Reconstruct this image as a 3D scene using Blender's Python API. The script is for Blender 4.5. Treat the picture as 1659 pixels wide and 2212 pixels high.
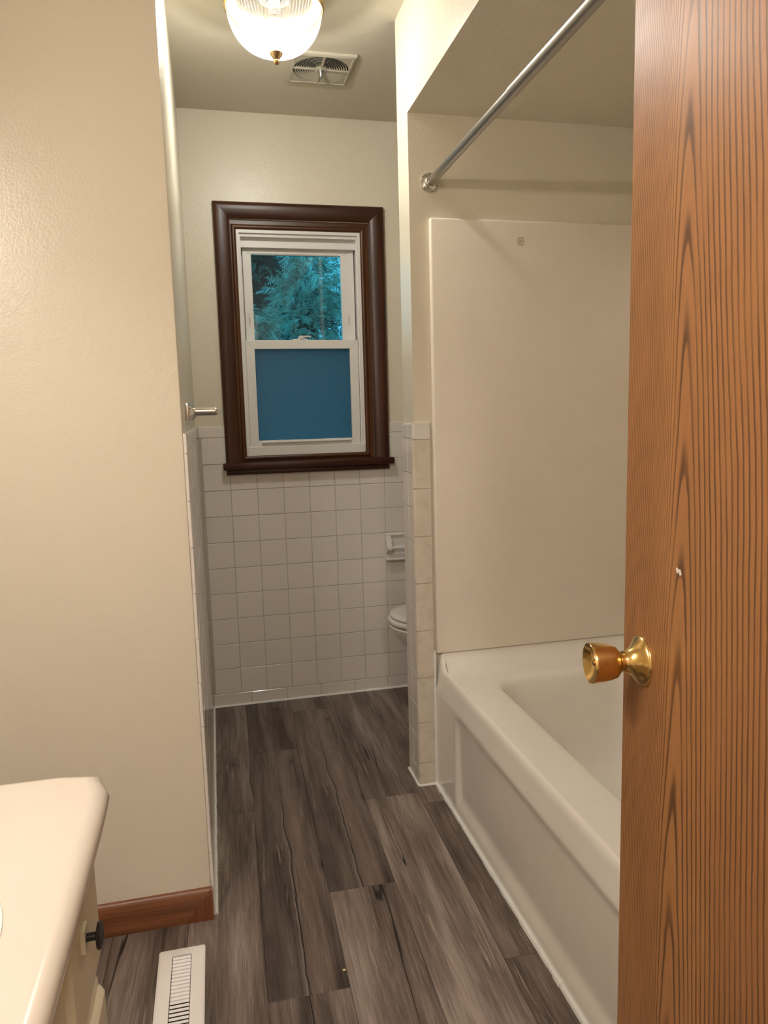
import bpy, bmesh, math, random
from mathutils import Matrix, Vector
random.seed(7)
for o in list(bpy.data.objects): bpy.data.objects.remove(o)
S = bpy.context.scene
COL = S.collection

# ------------------------------------------------------------------ camera
F_PX = 1576.63
cd = bpy.data.cameras.new('camera'); cam = bpy.data.objects.new('camera', cd); COL.objects.link(cam)
cd.sensor_fit = 'VERTICAL'; cd.sensor_height = 36.0; cd.lens = F_PX / 2212 * 36.0
cd.clip_start = 0.01
_r = Vector((0.973257, -0.228220, -0.026207)); _u = Vector((0.055621, 0.123424, 0.990794)); _f = Vector((0.222884, 0.965755, -0.132817))
M = Matrix((_r, _u, -_f)).transposed().to_4x4(); M.translation = (0, 0, 1.2295)
cam.matrix_world = M
S.camera = cam

# ------------------------------------------------------------------ world, exposure
w = bpy.data.worlds.new('World'); S.world = w; w.use_nodes = True
bg = w.node_tree.nodes['Background']; bg.inputs[0].default_value = (0.055, 0.46, 0.68, 1); bg.inputs[1].default_value = 1.6
S.view_settings.view_transform = 'Standard'; S.view_settings.look = 'None'
S.view_settings.gamma = 1.0; S.view_settings.use_curve_mapping = False
S.view_settings.exposure = 0.38
VANITY_L = 172.0      # radiance of the vanity bulbs
VANITY_C = (1.0, 0.885, 0.82)
CEIL_L = 515.0        # radiance of the ceiling bulb
CEIL_C = (1.0, 0.955, 0.85)
HALL_FILL_L = 72.0         # radiance of the fill dome added in the hallway
HALL_FILL_C = (1.0, 0.89, 0.80)

# ------------------------------------------------------------------ room dimensions (metres)
W = 3.0868       # tile face of the window wall
XL = -0.0586     # tile face of the left passage wall
YL = 1.7310      # painted wall on the left facing the camera
XW = 0.6064      # tile face of the wing wall end
YN, YF = 2.2061, 2.3348
ZC = 2.4214
ZS = 2.1112
XR = 1.43        # right-hand wall behind tub and toilet
XV = -0.66       # wall behind the vanity
YD0, YD1 = 0.08, 0.20   # door wall
TT = 0.007       # tile thickness
P = 0.1095; HB = 0.056; XA = 0.0616

# ------------------------------------------------------------------ node helpers
def srgb(r, g, b):
    f = lambda c: (c/255/12.92) if c/255 <= 0.04045 else ((c/255+0.055)/1.055)**2.4
    return (f(r), f(g), f(b), 1)
class NT:
    def __init__(s, name):
        s.m = bpy.data.materials.new(name); s.m.use_nodes = True
        s.t = s.m.node_tree; s.b = s.t.nodes['Principled BSDF']; s.out = s.t.nodes['Material Output']
    def n(s, typ, **kw):
        nd = s.t.nodes.new('ShaderNode' + typ)
        for k, v in kw.items(): setattr(nd, k, v)
        return nd
    def l(s, a, b): s.t.links.new(a, b)
    def inp(s, sock, v):
        if hasattr(v, 'is_linked') or isinstance(v, bpy.types.NodeSocket): s.l(v, sock)
        else: sock.default_value = v
    def math(s, op, a, b=None, c=None, clamp=False):
        nd = s.n('Math', operation=op); nd.use_clamp = clamp
        s.inp(nd.inputs[0], a)
        if b is not None: s.inp(nd.inputs[1], b)
        if c is not None: s.inp(nd.inputs[2], c)
        return nd.outputs[0]
    def coord(s, scale=(1,1,1), loc=None, kind='Object'):
        tc = s.n('TexCoord'); mp = s.n('Mapping'); s.l(tc.outputs[kind], mp.inputs[0])
        mp.inputs['Scale'].default_value = scale
        if loc is not None: s.inp(mp.inputs['Location'], loc)
        return mp.outputs[0]
    def noise(s, vec, scale, detail=2, rough=0.5, dist=0.0):
        nd = s.n('TexNoise'); s.l(vec, nd.inputs['Vector']); nd.inputs['Scale'].default_value = scale
        nd.inputs['Detail'].default_value = detail; nd.inputs['Roughness'].default_value = rough; nd.inputs['Distortion'].default_value = dist
        return nd.outputs['Fac']
    def ramp(s, fac, stops):
        nd = s.n('ValToRGB'); s.inp(nd.inputs[0], fac); e = nd.color_ramp.elements
        while len(e) < len(stops): e.new(0.5)
        for i, (p, c) in enumerate(stops):
            e[i].position = p; e[i].color = c if len(c) == 4 else (*c, 1)
        return nd.outputs[0]
    def mr(s, v, a, b, c=0.0, d=1.0, smooth=True):
        nd = s.n('MapRange'); nd.interpolation_type = 'SMOOTHSTEP' if smooth else 'LINEAR'
        s.inp(nd.inputs[0], v)
        for i, q in enumerate((a, b, c, d)): s.inp(nd.inputs[1+i], q)
        return nd.outputs[0]
    def mix(s, f, a, b, mode='MIX'):
        nd = s.n('MixRGB', blend_type=mode); s.inp(nd.inputs[0], f); s.inp(nd.inputs[1], a); s.inp(nd.inputs[2], b)
        return nd.outputs[0]
    def bump(s, h, strength=0.3, dist=0.002):
        nd = s.n('Bump'); nd.inputs['Strength'].default_value = strength; nd.inputs['Distance'].default_value = dist
        s.l(h, nd.inputs['Height']); s.l(nd.outputs[0], s.b.inputs['Normal']); return nd
    def base(s, c): s.inp(s.b.inputs['Base Color'], c)
    def rough(s, r): s.inp(s.b.inputs['Roughness'], r)

MAT = {}
def paint(name, col, rough=0.31, bstr=0.48, bscale=160, var=0.03, spec=0.5):
    t = NT(name); v = t.coord()
    n2 = t.noise(v, 2.2, 3)
    c2 = tuple(c*(1-var*2) for c in col[:3]) + (1,)
    t.base(t.mix(n2, col, c2)); t.rough(rough)
    h = t.math('ADD', t.noise(v, bscale, 3, 0.6), t.math('MULTIPLY', t.noise(v, bscale*0.25, 2), 0.9))
    t.bump(h, bstr, 0.0015); t.b.inputs['Specular IOR Level'].default_value = spec
    MAT[name] = t.m; return t.m
def plain(name, col, rough=0.4, metal=0.0, bump=None, spec=0.5):
    t = NT(name); v = t.coord()
    c2 = tuple(c*0.93 for c in col[:3]) + (1,)
    t.base(t.mix(t.noise(v, 14, 3), col, c2)); t.rough(rough); t.b.inputs['Metallic'].default_value = metal
    t.b.inputs['Specular IOR Level'].default_value = spec
    if bump: t.bump(t.noise(v, bump[0], 2), bump[1], 0.001)
    MAT[name] = t.m; return t.m

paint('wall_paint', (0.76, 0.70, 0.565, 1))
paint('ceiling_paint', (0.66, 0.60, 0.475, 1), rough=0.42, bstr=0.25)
plain('grout', (0.54, 0.48, 0.41, 1), 0.85)
plain('caulk', (0.86, 0.86, 0.82, 1), 0.45)
plain('vinyl', (0.80, 0.785, 0.76, 1), 0.35)
plain('vinyl_shadow', (0.45, 0.44, 0.42, 1), 0.5)
plain('bone_acrylic', (0.89, 0.85, 0.77, 1), 0.14)
plain('surround_panel', (0.86, 0.79, 0.675, 1), 0.33)
plain('porcelain', (0.84, 0.83, 0.80, 1), 0.07)
plain('toilet_white', (0.80, 0.77, 0.74, 1), 0.12)
plain('seat_white', (0.82, 0.78, 0.75, 1), 0.22)
plain('chrome', (0.78, 0.77, 0.75, 1), 0.12, 1.0)
plain('rod_steel', (0.42, 0.41, 0.39, 1), 0.30, 1.0)
plain('brass', (0.80, 0.55, 0.22, 1), 0.20, 1.0)
plain('antique_brass', (0.45, 0.30, 0.15, 1), 0.30, 1.0)
plain('black_iron', (0.012, 0.011, 0.010, 1), 0.35)
plain('cultured_marble', (0.66, 0.60, 0.51, 1), 0.22)
plain('cabinet_paint', (0.68, 0.62, 0.46, 1), 0.42, bump=(90, 0.2))
plain('register_white', (0.92, 0.89, 0.86, 1), 0.32)
plain('dark_void', (0.015, 0.014, 0.013, 1), 0.8)
plain('vent_plastic', (0.50, 0.45, 0.355, 1), 0.40)
plain('vent_hub', (0.30, 0.30, 0.30, 1), 0.35, 0.8)
plain('adhesive', (0.60, 0.51, 0.37, 1), 0.6)
plain('crumb', (0.75, 0.62, 0.35, 1), 0.8)
plain('nick', (0.78, 0.72, 0.62, 1), 0.6)
plain('soil', (0.03, 0.04, 0.03, 1), 0.9)
plain('bark', (0.05, 0.045, 0.04, 1), 0.9)
plain('dark_liner', (0.42, 0.42, 0.42, 1), 0.7)
plain('louver_grey', (0.62, 0.60, 0.60, 1), 0.35)
plain('hall_paint', (0.77, 0.69, 0.56, 1), 0.5)

def mat_tile():
    t = NT('tile'); v = t.coord()
    oi = t.n('ObjectInfo')
    c = t.mix(oi.outputs['Random'], (0.77, 0.725, 0.68, 1), (0.82, 0.77, 0.725, 1))
    sp = t.noise(v, 900, 2)
    t.base(t.mix(t.mr(sp, 0.35, 0.7), c, (0.69, 0.64, 0.59, 1))); t.rough(0.13)
    t.bump(t.noise(v, 14, 2), 0.12, 0.002); t.b.inputs['Specular IOR Level'].default_value = 0.5
    MAT['tile'] = t.m
    t2 = NT('trim_tile'); v = t2.coord()
    st = t2.noise(v, 30, 4, 0.6)
    t2.base(t2.mix(t2.mr(st, 0.42, 0.75), (0.66, 0.60, 0.50, 1), (0.585, 0.52, 0.41, 1))); t2.rough(0.25)
    MAT['trim_tile'] = t2.m
mat_tile()

def mat_wood(name, dark, mid, light, axis=2, rough=0.3, sc=1.0, bump=0.12):
    """straight-grained timber; grain runs along the given object axis"""
    t = NT(name)
    s = [42*sc]*3; s[axis] = 1.6*sc
    v = t.coord(tuple(s))
    s2 = [190*sc]*3; s2[axis] = 5*sc
    v2 = t.coord(tuple(s2))
    a = t.noise(v, 1, 4, 0.6, 0.6); b = t.noise(v2, 1, 2, 0.6)
    f = t.math('ADD', t.math('MULTIPLY', a, 0.65), t.math('MULTIPLY', b, 0.35))
    t.base(t.ramp(f, [(0.30, dark), (0.52, mid), (0.72, light)])); t.rough(rough)
    t.bump(b, bump, 0.0008); MAT[name] = t.m
for ax, nm in ((0, 'x'), (2, 'z')):
    mat_wood('casing_wood_'+nm, srgb(36, 15, 7), srgb(64, 30, 14), srgb(86, 46, 24), ax, 0.36)
    mat_wood('stop_wood_'+nm, srgb(48, 24, 10), srgb(80, 45, 20), srgb(104, 64, 31), ax, 0.36)
mat_wood('sill_wood', srgb(36, 11, 6), srgb(60, 22, 11), srgb(82, 36, 20), 0, 0.35)
mat_wood('base_wood', srgb(88, 51, 30), srgb(122, 76, 47), srgb(148, 99, 67), 0, 0.36)
mat_wood('base_wood_end', srgb(84, 44, 22), srgb(112, 64, 36), srgb(134, 84, 52), 2, 0.40)

def mat_plank():
    for kind in ('split', 'plain'):
        t = NT('plank_' + kind)
        tc = t.n('TexCoord'); oi = t.n('ObjectInfo')
        cm = t.n('CombineXYZ')
        if kind == 'plain':
            t.l(t.math('MULTIPLY', oi.outputs['Random'], 7.3), cm.inputs[0]); t.l(t.math('MULTIPLY', oi.outputs['Random'], 41.7), cm.inputs[1])
        else:
            cm.inputs[0].default_value = 3.1; cm.inputs[1].default_value = 9.4
        ad = t.n('VectorMath', operation='ADD'); t.l(tc.outputs['Object'], ad.inputs[0]); t.l(cm.outputs[0], ad.inputs[1])
        def vec(sx, sy):
            mp = t.n('Mapping'); t.l(ad.outputs[0], mp.inputs[0]); mp.inputs['Scale'].default_value = (sx, sy, 1); return mp.outputs[0]
        big = t.noise(vec(11, 1.5), 1, 3, 0.55, 0.4)
        mid = t.noise(vec(55, 3.0), 1, 5, 0.65, 0.8)
        fine = t.noise(vec(330, 9), 1, 3, 0.7)
        f = t.math('ADD', t.math('MULTIPLY', big, 0.46), t.math('ADD', t.math('MULTIPLY', mid, 0.30), t.math('MULTIPLY', fine, 0.24)))
        f = t.math('ADD', f, t.math('MULTIPLY', t.math('SUBTRACT', oi.outputs['Random'], 0.5), 0.10))
        c = t.ramp(f, [(0.37, srgb(56, 47, 42)), (0.45, srgb(92, 80, 73)), (0.53, srgb(119, 106, 98)), (0.64, srgb(158, 145, 136))])
        # pale scuffed streaks
        stv = t.noise(vec(120, 5), 1, 4, 0.7, 0.5); stm = t.noise(vec(16, 2.2), 1, 2)
        pale = t.math('MULTIPLY', t.mr(stv, 0.56, 0.70), t.mr(stm, 0.48, 0.64))
        c = t.mix(t.math('MULTIPLY', pale, 0.75), c, srgb(184, 170, 156))
        # long hairline cracks
        cr = t.noise(vec(15, 0.55), 1, 2, 0.5, 0.25)
        crl = t.math('ABSOLUTE', t.math('SUBTRACT', cr, 0.5)); crm = t.noise(vec(7, 1.7), 1, 1)
        crack = t.math('MULTIPLY', t.mr(crl, 0.010, 0.003), t.mr(crm, 0.52, 0.60))
        # knots
        vo = t.n('TexVoronoi'); vo.inputs['Scale'].default_value = 1.0; t.l(vec(5.5, 1.9), vo.inputs['Vector'])
        kd = vo.outputs['Distance']
        kn = t.noise(vec(60, 30), 1, 2)
        kd2 = t.math('ADD', kd, t.math('MULTIPLY', t.math('SUBTRACT', kn, 0.5), 0.09))
        c = t.mix(t.math('MULTIPLY', t.mr(kd2, 0.13, 0.04), 0.4), c, srgb(52, 40, 34))
        c = t.mix(t.mr(kd2, 0.04, 0.015), c, srgb(34, 26, 22))
        if kind == 'split':
            sp = t.n('SeparateXYZ'); t.l(tc.outputs['Object'], sp.inputs[0])
            wob = t.noise(vec(0.01, 5.0), 1, 3, 0.6)
            x0 = t.math('ADD', 0.090, t.math('MULTIPLY', t.math('SUBTRACT', wob, 0.5), 0.028))
            dx = t.math('SUBTRACT', sp.outputs[0], x0)
            ym = t.math('MULTIPLY', t.mr(sp.outputs[1], 0.92, 0.75), t.mr(t.noise(vec(0.01, 14), 1, 1), 0.28, 0.42))
            # darker board half to the left of the split, paler to the right
            c = t.mix(t.math('MULTIPLY', t.mr(dx, 0.004, -0.05), t.mr(sp.outputs[1], 0.95, 0.1)), c, t.mix(0.55, c, srgb(48, 40, 37)))
            c = t.mix(t.math('MULTIPLY', t.math('MULTIPLY', t.mr(dx, 0.0, 0.006), t.mr(dx, 0.06, 0.03)), 0.35), c, srgb(128, 113, 102))
            edge = t.math('MULTIPLY', t.math('MULTIPLY', t.mr(t.math('ABSOLUTE', t.math('ADD', dx, 0.004)), 0.0045, 0.0015), ym), 0.7)
            c = t.mix(t.math('MULTIPLY', edge, 0.5), c, srgb(140, 130, 122))
            crack = t.math('MAXIMUM', t.math('MULTIPLY', crack, 0.4), t.math('MULTIPLY', t.mr(t.math('ABSOLUTE', dx), 0.0022, 0.0008), ym))
        c = t.mix(t.math('MULTIPLY', crack, 0.9), c, srgb(22, 17, 15))
        t.base(c); t.rough(t.mr(fine, 0.3, 0.7, 0.38, 0.52))
        h = t.math('SUBTRACT', t.math('MULTIPLY', fine, 0.5), crack)
        t.bump(h, 0.25, 0.0008); t.b.inputs['Specular IOR Level'].default_value = 0.35
        MAT['plank_' + kind] = t.m
mat_plank()

def mat_door():
    t = NT('door_veneer'); tc = t.n('TexCoord'); sp = t.n('SeparateXYZ'); t.l(tc.outputs['Object'], sp.inputs[0])
    u, z = sp.outputs[0], sp.outputs[2]
    def vec(su, sz):
        mp = t.n('Mapping'); t.l(tc.outputs['Object'], mp.inputs[0]); mp.inputs['Scale'].default_value = (su, 1, sz); return mp.outputs[0]
    lw = t.math('MULTIPLY', t.math('SUBTRACT', t.noise(vec(2.0, 1.1), 1, 2), 0.5), 0.055)
    du = t.math('SUBTRACT', t.math('ADD', u, lw), 0.66 - 0.158)
    hyp = t.math('SQRT', t.math('ADD', t.math('MULTIPLY', du, du), 0.00035))
    # the rings widen beyond the second third of the sheet
    wide = t.mr(du, 0.02, 0.08, 105.0, 200.0)
    v = t.math('MULTIPLY', hyp, wide)
    v = t.math('ADD', v, t.math('MULTIPLY', z, 7.5))
    v = t.math('ADD', v, t.math('MULTIPLY', t.noise(vec(4, 1.6), 1, 2, 0.5), 2.4))
    v = t.math('ADD', v, t.math('MULTIPLY', t.noise(vec(60, 22), 1, 2, 0.5), 0.30))
    fr = t.math('FRACT', v)
    line = t.math('MAXIMUM', t.mr(fr, 0.40, 0.05), t.mr(fr, 0.90, 1.0))
    thick = t.noise(vec(26, 5), 1, 2)
    line = t.math('MULTIPLY', line, t.mr(thick, 0.25, 0.55, 0.45, 1.0))
    pores = t.noise(vec(520, 16), 1, 3, 0.75)
    tone = t.noise(vec(6, 0.8), 1, 2)
    c = t.mix(tone, srgb(182, 131, 80), srgb(164, 114, 68))
    # fine quarter-sawn zones
    zone = t.mr(t.noise(vec(5.0, 0.35), 1, 1), 0.48, 0.58)
    c = t.mix(t.math('MULTIPLY', zone, 0.5), c, srgb(148, 101, 63))
    c = t.mix(t.math('MULTIPLY', t.mr(pores, 0.46, 0.66), 0.45), c, srgb(124, 84, 52))
    c = t.mix(t.math('MULTIPLY', line, 0.9), c, srgb(88, 58, 36))
    t.base(c); t.rough(0.42); t.b.inputs['Specular IOR Level'].default_value = 0.35
    t.bump(t.math('SUBTRACT', t.math('MULTIPLY', pores, -0.5), line), 0.12, 0.0006)
    MAT['door_veneer'] = t.m
mat_door()

def mat_misc():
    # clear glass: thin sheet, reflects a little
    t = NT('clear_glass'); t.t.nodes.remove(t.b)
    tr = t.n('BsdfTransparent'); tr.inputs[0].default_value = (0.90, 0.95, 0.95, 1)
    gl = t.n('BsdfGlossy'); gl.inputs['Roughness'].default_value = 0.02
    fr = t.n('Fresnel'); fr.inputs[0].default_value = 1.5
    mx = t.n('MixShader'); t.l(fr.outputs[0], mx.inputs[0]); t.l(tr.outputs[0], mx.inputs[1]); t.l(gl.outputs[0], mx.inputs[2])
    t.l(mx.outputs[0], t.out.inputs[0]); MAT['clear_glass'] = t.m
    # frosted pane: scatters the light from outside
    t = NT('frosted_glass'); t.t.nodes.remove(t.b)
    v = t.coord(); n = t.noise(v, 420, 2)
    ts = t.n('BsdfTranslucent'); t.l(t.mix(n, (0.34, 0.42, 0.46, 1), (0.48, 0.56, 0.60, 1)), ts.inputs[0])
    gl = t.n('BsdfGlossy'); gl.inputs['Roughness'].default_value = 0.35
    fr = t.n('Fresnel'); fr.inputs[0].default_value = 1.4
    mx = t.n('MixShader'); t.l(fr.outputs[0], mx.inputs[0]); t.l(ts.outputs[0], mx.inputs[1]); t.l(gl.outputs[0], mx.inputs[2])
    t.l(mx.outputs[0], t.out.inputs[0]); MAT['frosted_glass'] = t.m
    # ribbed lamp glass: mostly passes light, catches it on the ribs
    t = NT('ribbed_glass'); t.t.nodes.remove(t.b)
    tr = t.n('BsdfTransparent')
    ts = t.n('BsdfTranslucent'); ts.inputs[0].default_value = (0.90, 0.95, 1.0, 1)
    gl = t.n('BsdfGlossy'); gl.inputs['Roughness'].default_value = 0.08
    lw = t.n('LayerWeight'); lw.inputs[0].default_value = 0.35
    t.l(t.mix(t.mr(lw.outputs['Facing'], 0.15, 0.6), (0.90, 0.93, 0.97, 1), (0.34, 0.38, 0.44, 1)), tr.inputs[0])
    m1 = t.n('MixShader'); t.l(t.mr(lw.outputs['Facing'], 0.10, 0.70, 0.020, 0.10), m1.inputs[0]); t.l(tr.outputs[0], m1.inputs[1]); t.l(ts.outputs[0], m1.inputs[2])
    m2 = t.n('MixShader'); t.l(t.math('MULTIPLY', lw.outputs['Fresnel'], 0.6), m2.inputs[0]); t.l(m1.outputs[0], m2.inputs[1]); t.l(gl.outputs[0], m2.inputs[2])
    t.l(m2.outputs[0], t.out.inputs[0]); MAT['ribbed_glass'] = t.m
    for nm, c, L in (('ceiling_bulb', CEIL_C, CEIL_L), ('vanity_bulb', VANITY_C, VANITY_L), ('hall_fill_dome', HALL_FILL_C, HALL_FILL_L)):
        t = NT(nm); t.t.nodes.remove(t.b); e = t.n('Emission'); e.inputs[0].default_value = (*c, 1); e.inputs[1].default_value = L
        t.l(e.outputs[0], t.out.inputs[0]); MAT[nm] = t.m
    for nm, a, b in (('needles_deep', (0.07, 0.11, 0.10, 1), (0.24, 0.30, 0.26, 1)), ('needles_pale', (0.30, 0.36, 0.30, 1), (0.66, 0.68, 0.58, 1))):
        t = NT(nm); v = t.coord(); t.base(t.mix(t.noise(v, 6, 3), a, b)); t.rough(0.55); MAT[nm] = t.m
mat_misc()

# ------------------------------------------------------------------ mesh helpers
def new_obj(name, me, mat=None, parent=None, loc=(0,0,0)):
    o = bpy.data.objects.new(name, me); COL.objects.link(o); o.location = loc
    if mat and not me.materials: me.materials.append(MAT[mat])
    if parent is not None: o.parent = parent
    return o
def wloc(o):
    v = Vector((0,0,0))
    while o is not None: v += o.location; o = o.parent
    return v
def emit(name, bm, mat, parent=None, smooth=False, label=None):
    """bm in world coordinates -> one object; a child of an unrotated parent keeps its place"""
    me = bpy.data.meshes.new(name)
    if parent is not None:
        bmesh.ops.translate(bm, verts=bm.verts, vec=-wloc(parent))
    bmesh.ops.recalc_face_normals(bm, faces=bm.faces)
    for f in bm.faces: f.smooth = bool(smooth)
    bm.to_mesh(me); bm.free()
    if smooth == 'auto' or smooth is True:
        me.set_sharp_from_angle(angle=math.radians(38))
    o = new_obj(name, me, mat, parent)
    if label: o['label'] = label
    return o
def thing(name, label, cat, loc, group=None):
    o = bpy.data.objects.new(name, None); COL.objects.link(o); o.location = loc; o.empty_display_size = 0.05
    o['label'] = label; o['category'] = cat
    if group: o['group'] = group
    return o
def struct(o, label=None):
    o['kind'] = 'structure'
    if label: o['label'] = label
    return o
def tag(o, label, cat, group=None):
    o['label'] = label; o['category'] = cat
    if group: o['group'] = group
    return o
def box(bm, x0, x1, y0, y1, z0, z1, bev=0.0, seg=2):
    vs = [bm.verts.new((x, y, z)) for x in (x0, x1) for y in (y0, y1) for z in (z0, z1)]
    fs = [bm.faces.new([vs[i] for i in q]) for q in ((0,1,3,2),(4,6,7,5),(0,4,5,1),(2,3,7,6),(0,2,6,4),(1,5,7,3))]
    if bev > 0:
        es = list({e for f in fs for e in f.edges})
        bmesh.ops.bevel(bm, geom=es, offset=bev, segments=seg, affect='EDGES', profile=0.5)
    return bm
def B(*a, **k): return box(bmesh.new(), *a, **k)
def boxes(lst, bev=0.0):
    bm = bmesh.new()
    for b in lst: box(bm, *b, bev=bev)
    return bm
def lathe(bm, prof, o, axis='z', n=32, wobble=None):
    """prof: list of (radius, height along axis)"""
    ax = {'x': (Vector((0,1,0)), Vector((0,0,1)), Vector((1,0,0))), 'y': (Vector((1,0,0)), Vector((0,0,1)), Vector((0,1,0))), 'z': (Vector((1,0,0)), Vector((0,1,0)), Vector((0,0,1)))}[axis]
    o = Vector(o); rings = []
    for r, h in prof:
        if r < 1e-6: rings.append([bm.verts.new(o + ax[2]*h)]); continue
        ring = []
        for i in range(n):
            a = 2*math.pi*i/n; rr = r*(1+(wobble(a) if wobble else 0))
            ring.append(bm.verts.new(o + ax[0]*math.cos(a)*rr + ax[1]*math.sin(a)*rr + ax[2]*h))
        rings.append(ring)
    for A, C in zip(rings, rings[1:]):
        if len(A) == 1 and len(C) == 1: continue
        for i in range(n):
            j = (i+1) % n
            if len(A) == 1: bm.faces.new((A[0], C[i], C[j]))
            elif len(C) == 1: bm.faces.new((A[i], C[0], A[j]))
            else: bm.faces.new((A[i], C[i], C[j], A[j]))
    return bm
def L(prof, o, axis='z', n=32): return lathe(bmesh.new(), prof, o, axis, n)
def tube(bm, p0, p1, r, n=20, cap=True):
    p0, p1 = Vector(p0), Vector(p1); d = (p1-p0).normalized()
    a = d.orthogonal().normalized(); b = d.cross(a)
    R = [[bm.verts.new(p + (a*math.cos(2*math.pi*i/n) + b*math.sin(2*math.pi*i/n))*r) for i in range(n)] for p in (p0, p1)]
    for i in range(n): bm.faces.new((R[0][i], R[0][(i+1)%n], R[1][(i+1)%n], R[1][i]))
    if cap: bm.faces.new(R[0][::-1]); bm.faces.new(R[1])
    return bm
def prism(bm, pts, axis, a, b):
    """extrude a 2D outline; axis = extrusion axis, pts in the two remaining axes (in xyz order)"""
    def mk(p, h):
        return {'x': (h, p[0], p[1]), 'y': (p[0], h, p[1]), 'z': (p[0], p[1], h)}[axis]
    A = [bm.verts.new(mk(p, a)) for p in pts]; C = [bm.verts.new(mk(p, b)) for p in pts]
    n = len(pts)
    bm.faces.new(A[::-1]); bm.faces.new(C)
    for i in range(n): bm.faces.new((A[i], A[(i+1)%n], C[(i+1)%n], C[i]))
    return bm
def loft(bm, loops, close=True, cap0=False, cap1=False):
    R = [[bm.verts.new(p) for p in lp] for lp in loops]
    n = len(R[0])
    for A, C in zip(R, R[1:]):
        for i in range(n if close else n-1):
            j = (i+1) % n
            bm.faces.new((A[i], A[j], C[j], C[i]))
    if cap0: bm.faces.new(R[0][::-1])
    if cap1: bm.faces.new(R[-1])
    return bm
def rrect(x0, x1, y0, y1, r, k=8, m=0):
    """rounded rectangle, counter-clockwise; m extra points on each straight, crowded towards its ends"""
    pts = []
    cs = ((x1-r, y1-r, 0), (x0+r, y1-r, 90), (x0+r, y0+r, 180), (x1-r, y0+r, 270))
    for q, (cx, cy, a0) in enumerate(cs):
        for i in range(k+1):
            a = math.radians(a0 + 90*i/k); pts.append((cx + r*math.cos(a), cy + r*math.sin(a)))
        if m:
            nx, ny, na = cs[(q+1) % 4]; na = math.radians(na)
            p, e = pts[-1], (nx + r*math.cos(na), ny + r*math.sin(na))
            for i in range(1, m+1):
                t = i/(m+1); t = 0.5-0.5*math.cos(math.pi*t)
                pts.append((p[0]+(e[0]-p[0])*t, p[1]+(e[1]-p[1])*t))
    return pts
sm = lambda t: (lambda q: q*q*(3-2*q))(min(1, max(0, t)))

# ================================================================== STRUCTURE
# floor: dark underlay with separate planks lying on it
floor = struct(emit('floor', B(-1.1, XR+0.12, -1.6, W+0.02, -0.05, -0.0045), 'dark_void'), 'grey-brown wood-look vinyl plank floor')
PW, PLN, PT = 0.1765, 1.2, 0.0042
TILT = -0.0165
def plank_mesh(ln):
    bm = B(0.0003, PW-0.0003, 0.0003, ln-0.0003, -PT, 0.0, bev=0.0006, seg=1)
    me = bpy.data.meshes.new('plank'); bmesh.ops.recalc_face_normals(bm, faces=bm.faces); bm.to_mesh(me); bm.free(); return me
PM = {}
def plank(x, y, kind, ln=PLN):
    k = (kind, round(ln, 3))
    if k not in PM:
        PM[k] = plank_mesh(ln); PM[k].materials.append(MAT['plank_' + kind])
    o = new_obj('plank', PM[k], None, floor, (x, y, 0)); o.rotation_euler.z = TILT
# (left seam x at y=2.0, joints)
cols = {-3: [2.6, 1.4, 0.2], -2: [1.85, 0.65, -0.55], -1: [2.2, 1.0, -0.2], 0: [2.605, 1.421, 0.22], 1: [2.945, 1.745, 0.545], 2: [2.172, 0.97, -0.23], 3: [2.10, 1.41, 0.21], 4: [2.4]}
seam = lambda c, y: 0.0575 + c*PW + (y-2.0)*0.0165
for c, js in cols.items():
    for j in js:
        kind = 'split' if (c, round(j, 3)) in ((0, 1.421), (1, 1.745)) else 'plain'
        nxt = [q for q in js if q > j]
        ln = (min(nxt) if nxt else W + 0.004) - j
        plank(seam(c, j), j, kind, ln)
    # the piece cut to length at the near end
    j = js[-1]
    if j > -0.5: plank(seam(c, j-PLN), j-PLN, 'plain', PLN)
# behind the wing wall the floor goes on under the toilet
for c in (4, 5, 6, 7):
    if c > 4: plank(seam(c, 2.3), 2.36, 'plain', 0.72)

T = 0.12
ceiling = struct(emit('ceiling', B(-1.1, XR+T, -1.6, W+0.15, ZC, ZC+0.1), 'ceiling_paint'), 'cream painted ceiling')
# window wall (back): painted surface lies a tile thickness behind the tile face
YB = W + TT
OX0, OX1, OZ0, OZ1 = 0.099, 0.680, 1.030, 2.016     # rough opening
wall_back = struct(emit('wall_back', boxes([(-0.2, OX0, YB, YB+0.14, 0, ZC), (OX1, XR+T, YB, YB+0.14, 0, ZC), (OX0, OX1, YB, YB+0.14, 0, OZ0), (OX0, OX1, YB, YB+0.14, OZ1, ZC)]), 'wall_paint'), 'cream window wall with white tile wainscot')
# left: wall behind the vanity, wall facing the camera, passage wall with tiles
wall_left = struct(emit('wall_left', B(XV-T, XV, YD1, YL, 0, ZC), 'wall_paint'), 'cream wall behind the vanity')
XLp = XL - TT
bm = bmesh.new()
pts = [(XV-T, YL), (XLp-0.006, YL), (XLp-0.0018, YL+0.0018), (XLp, YL+0.006), (XLp, YB), (XV-T, YB)]
prism(bm, pts, 'z', 0, ZC)
wall_left_passage = struct(emit('wall_left_passage', bm, 'wall_paint', smooth=True), 'cream wall block left of the passage, its side tiled')
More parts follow.
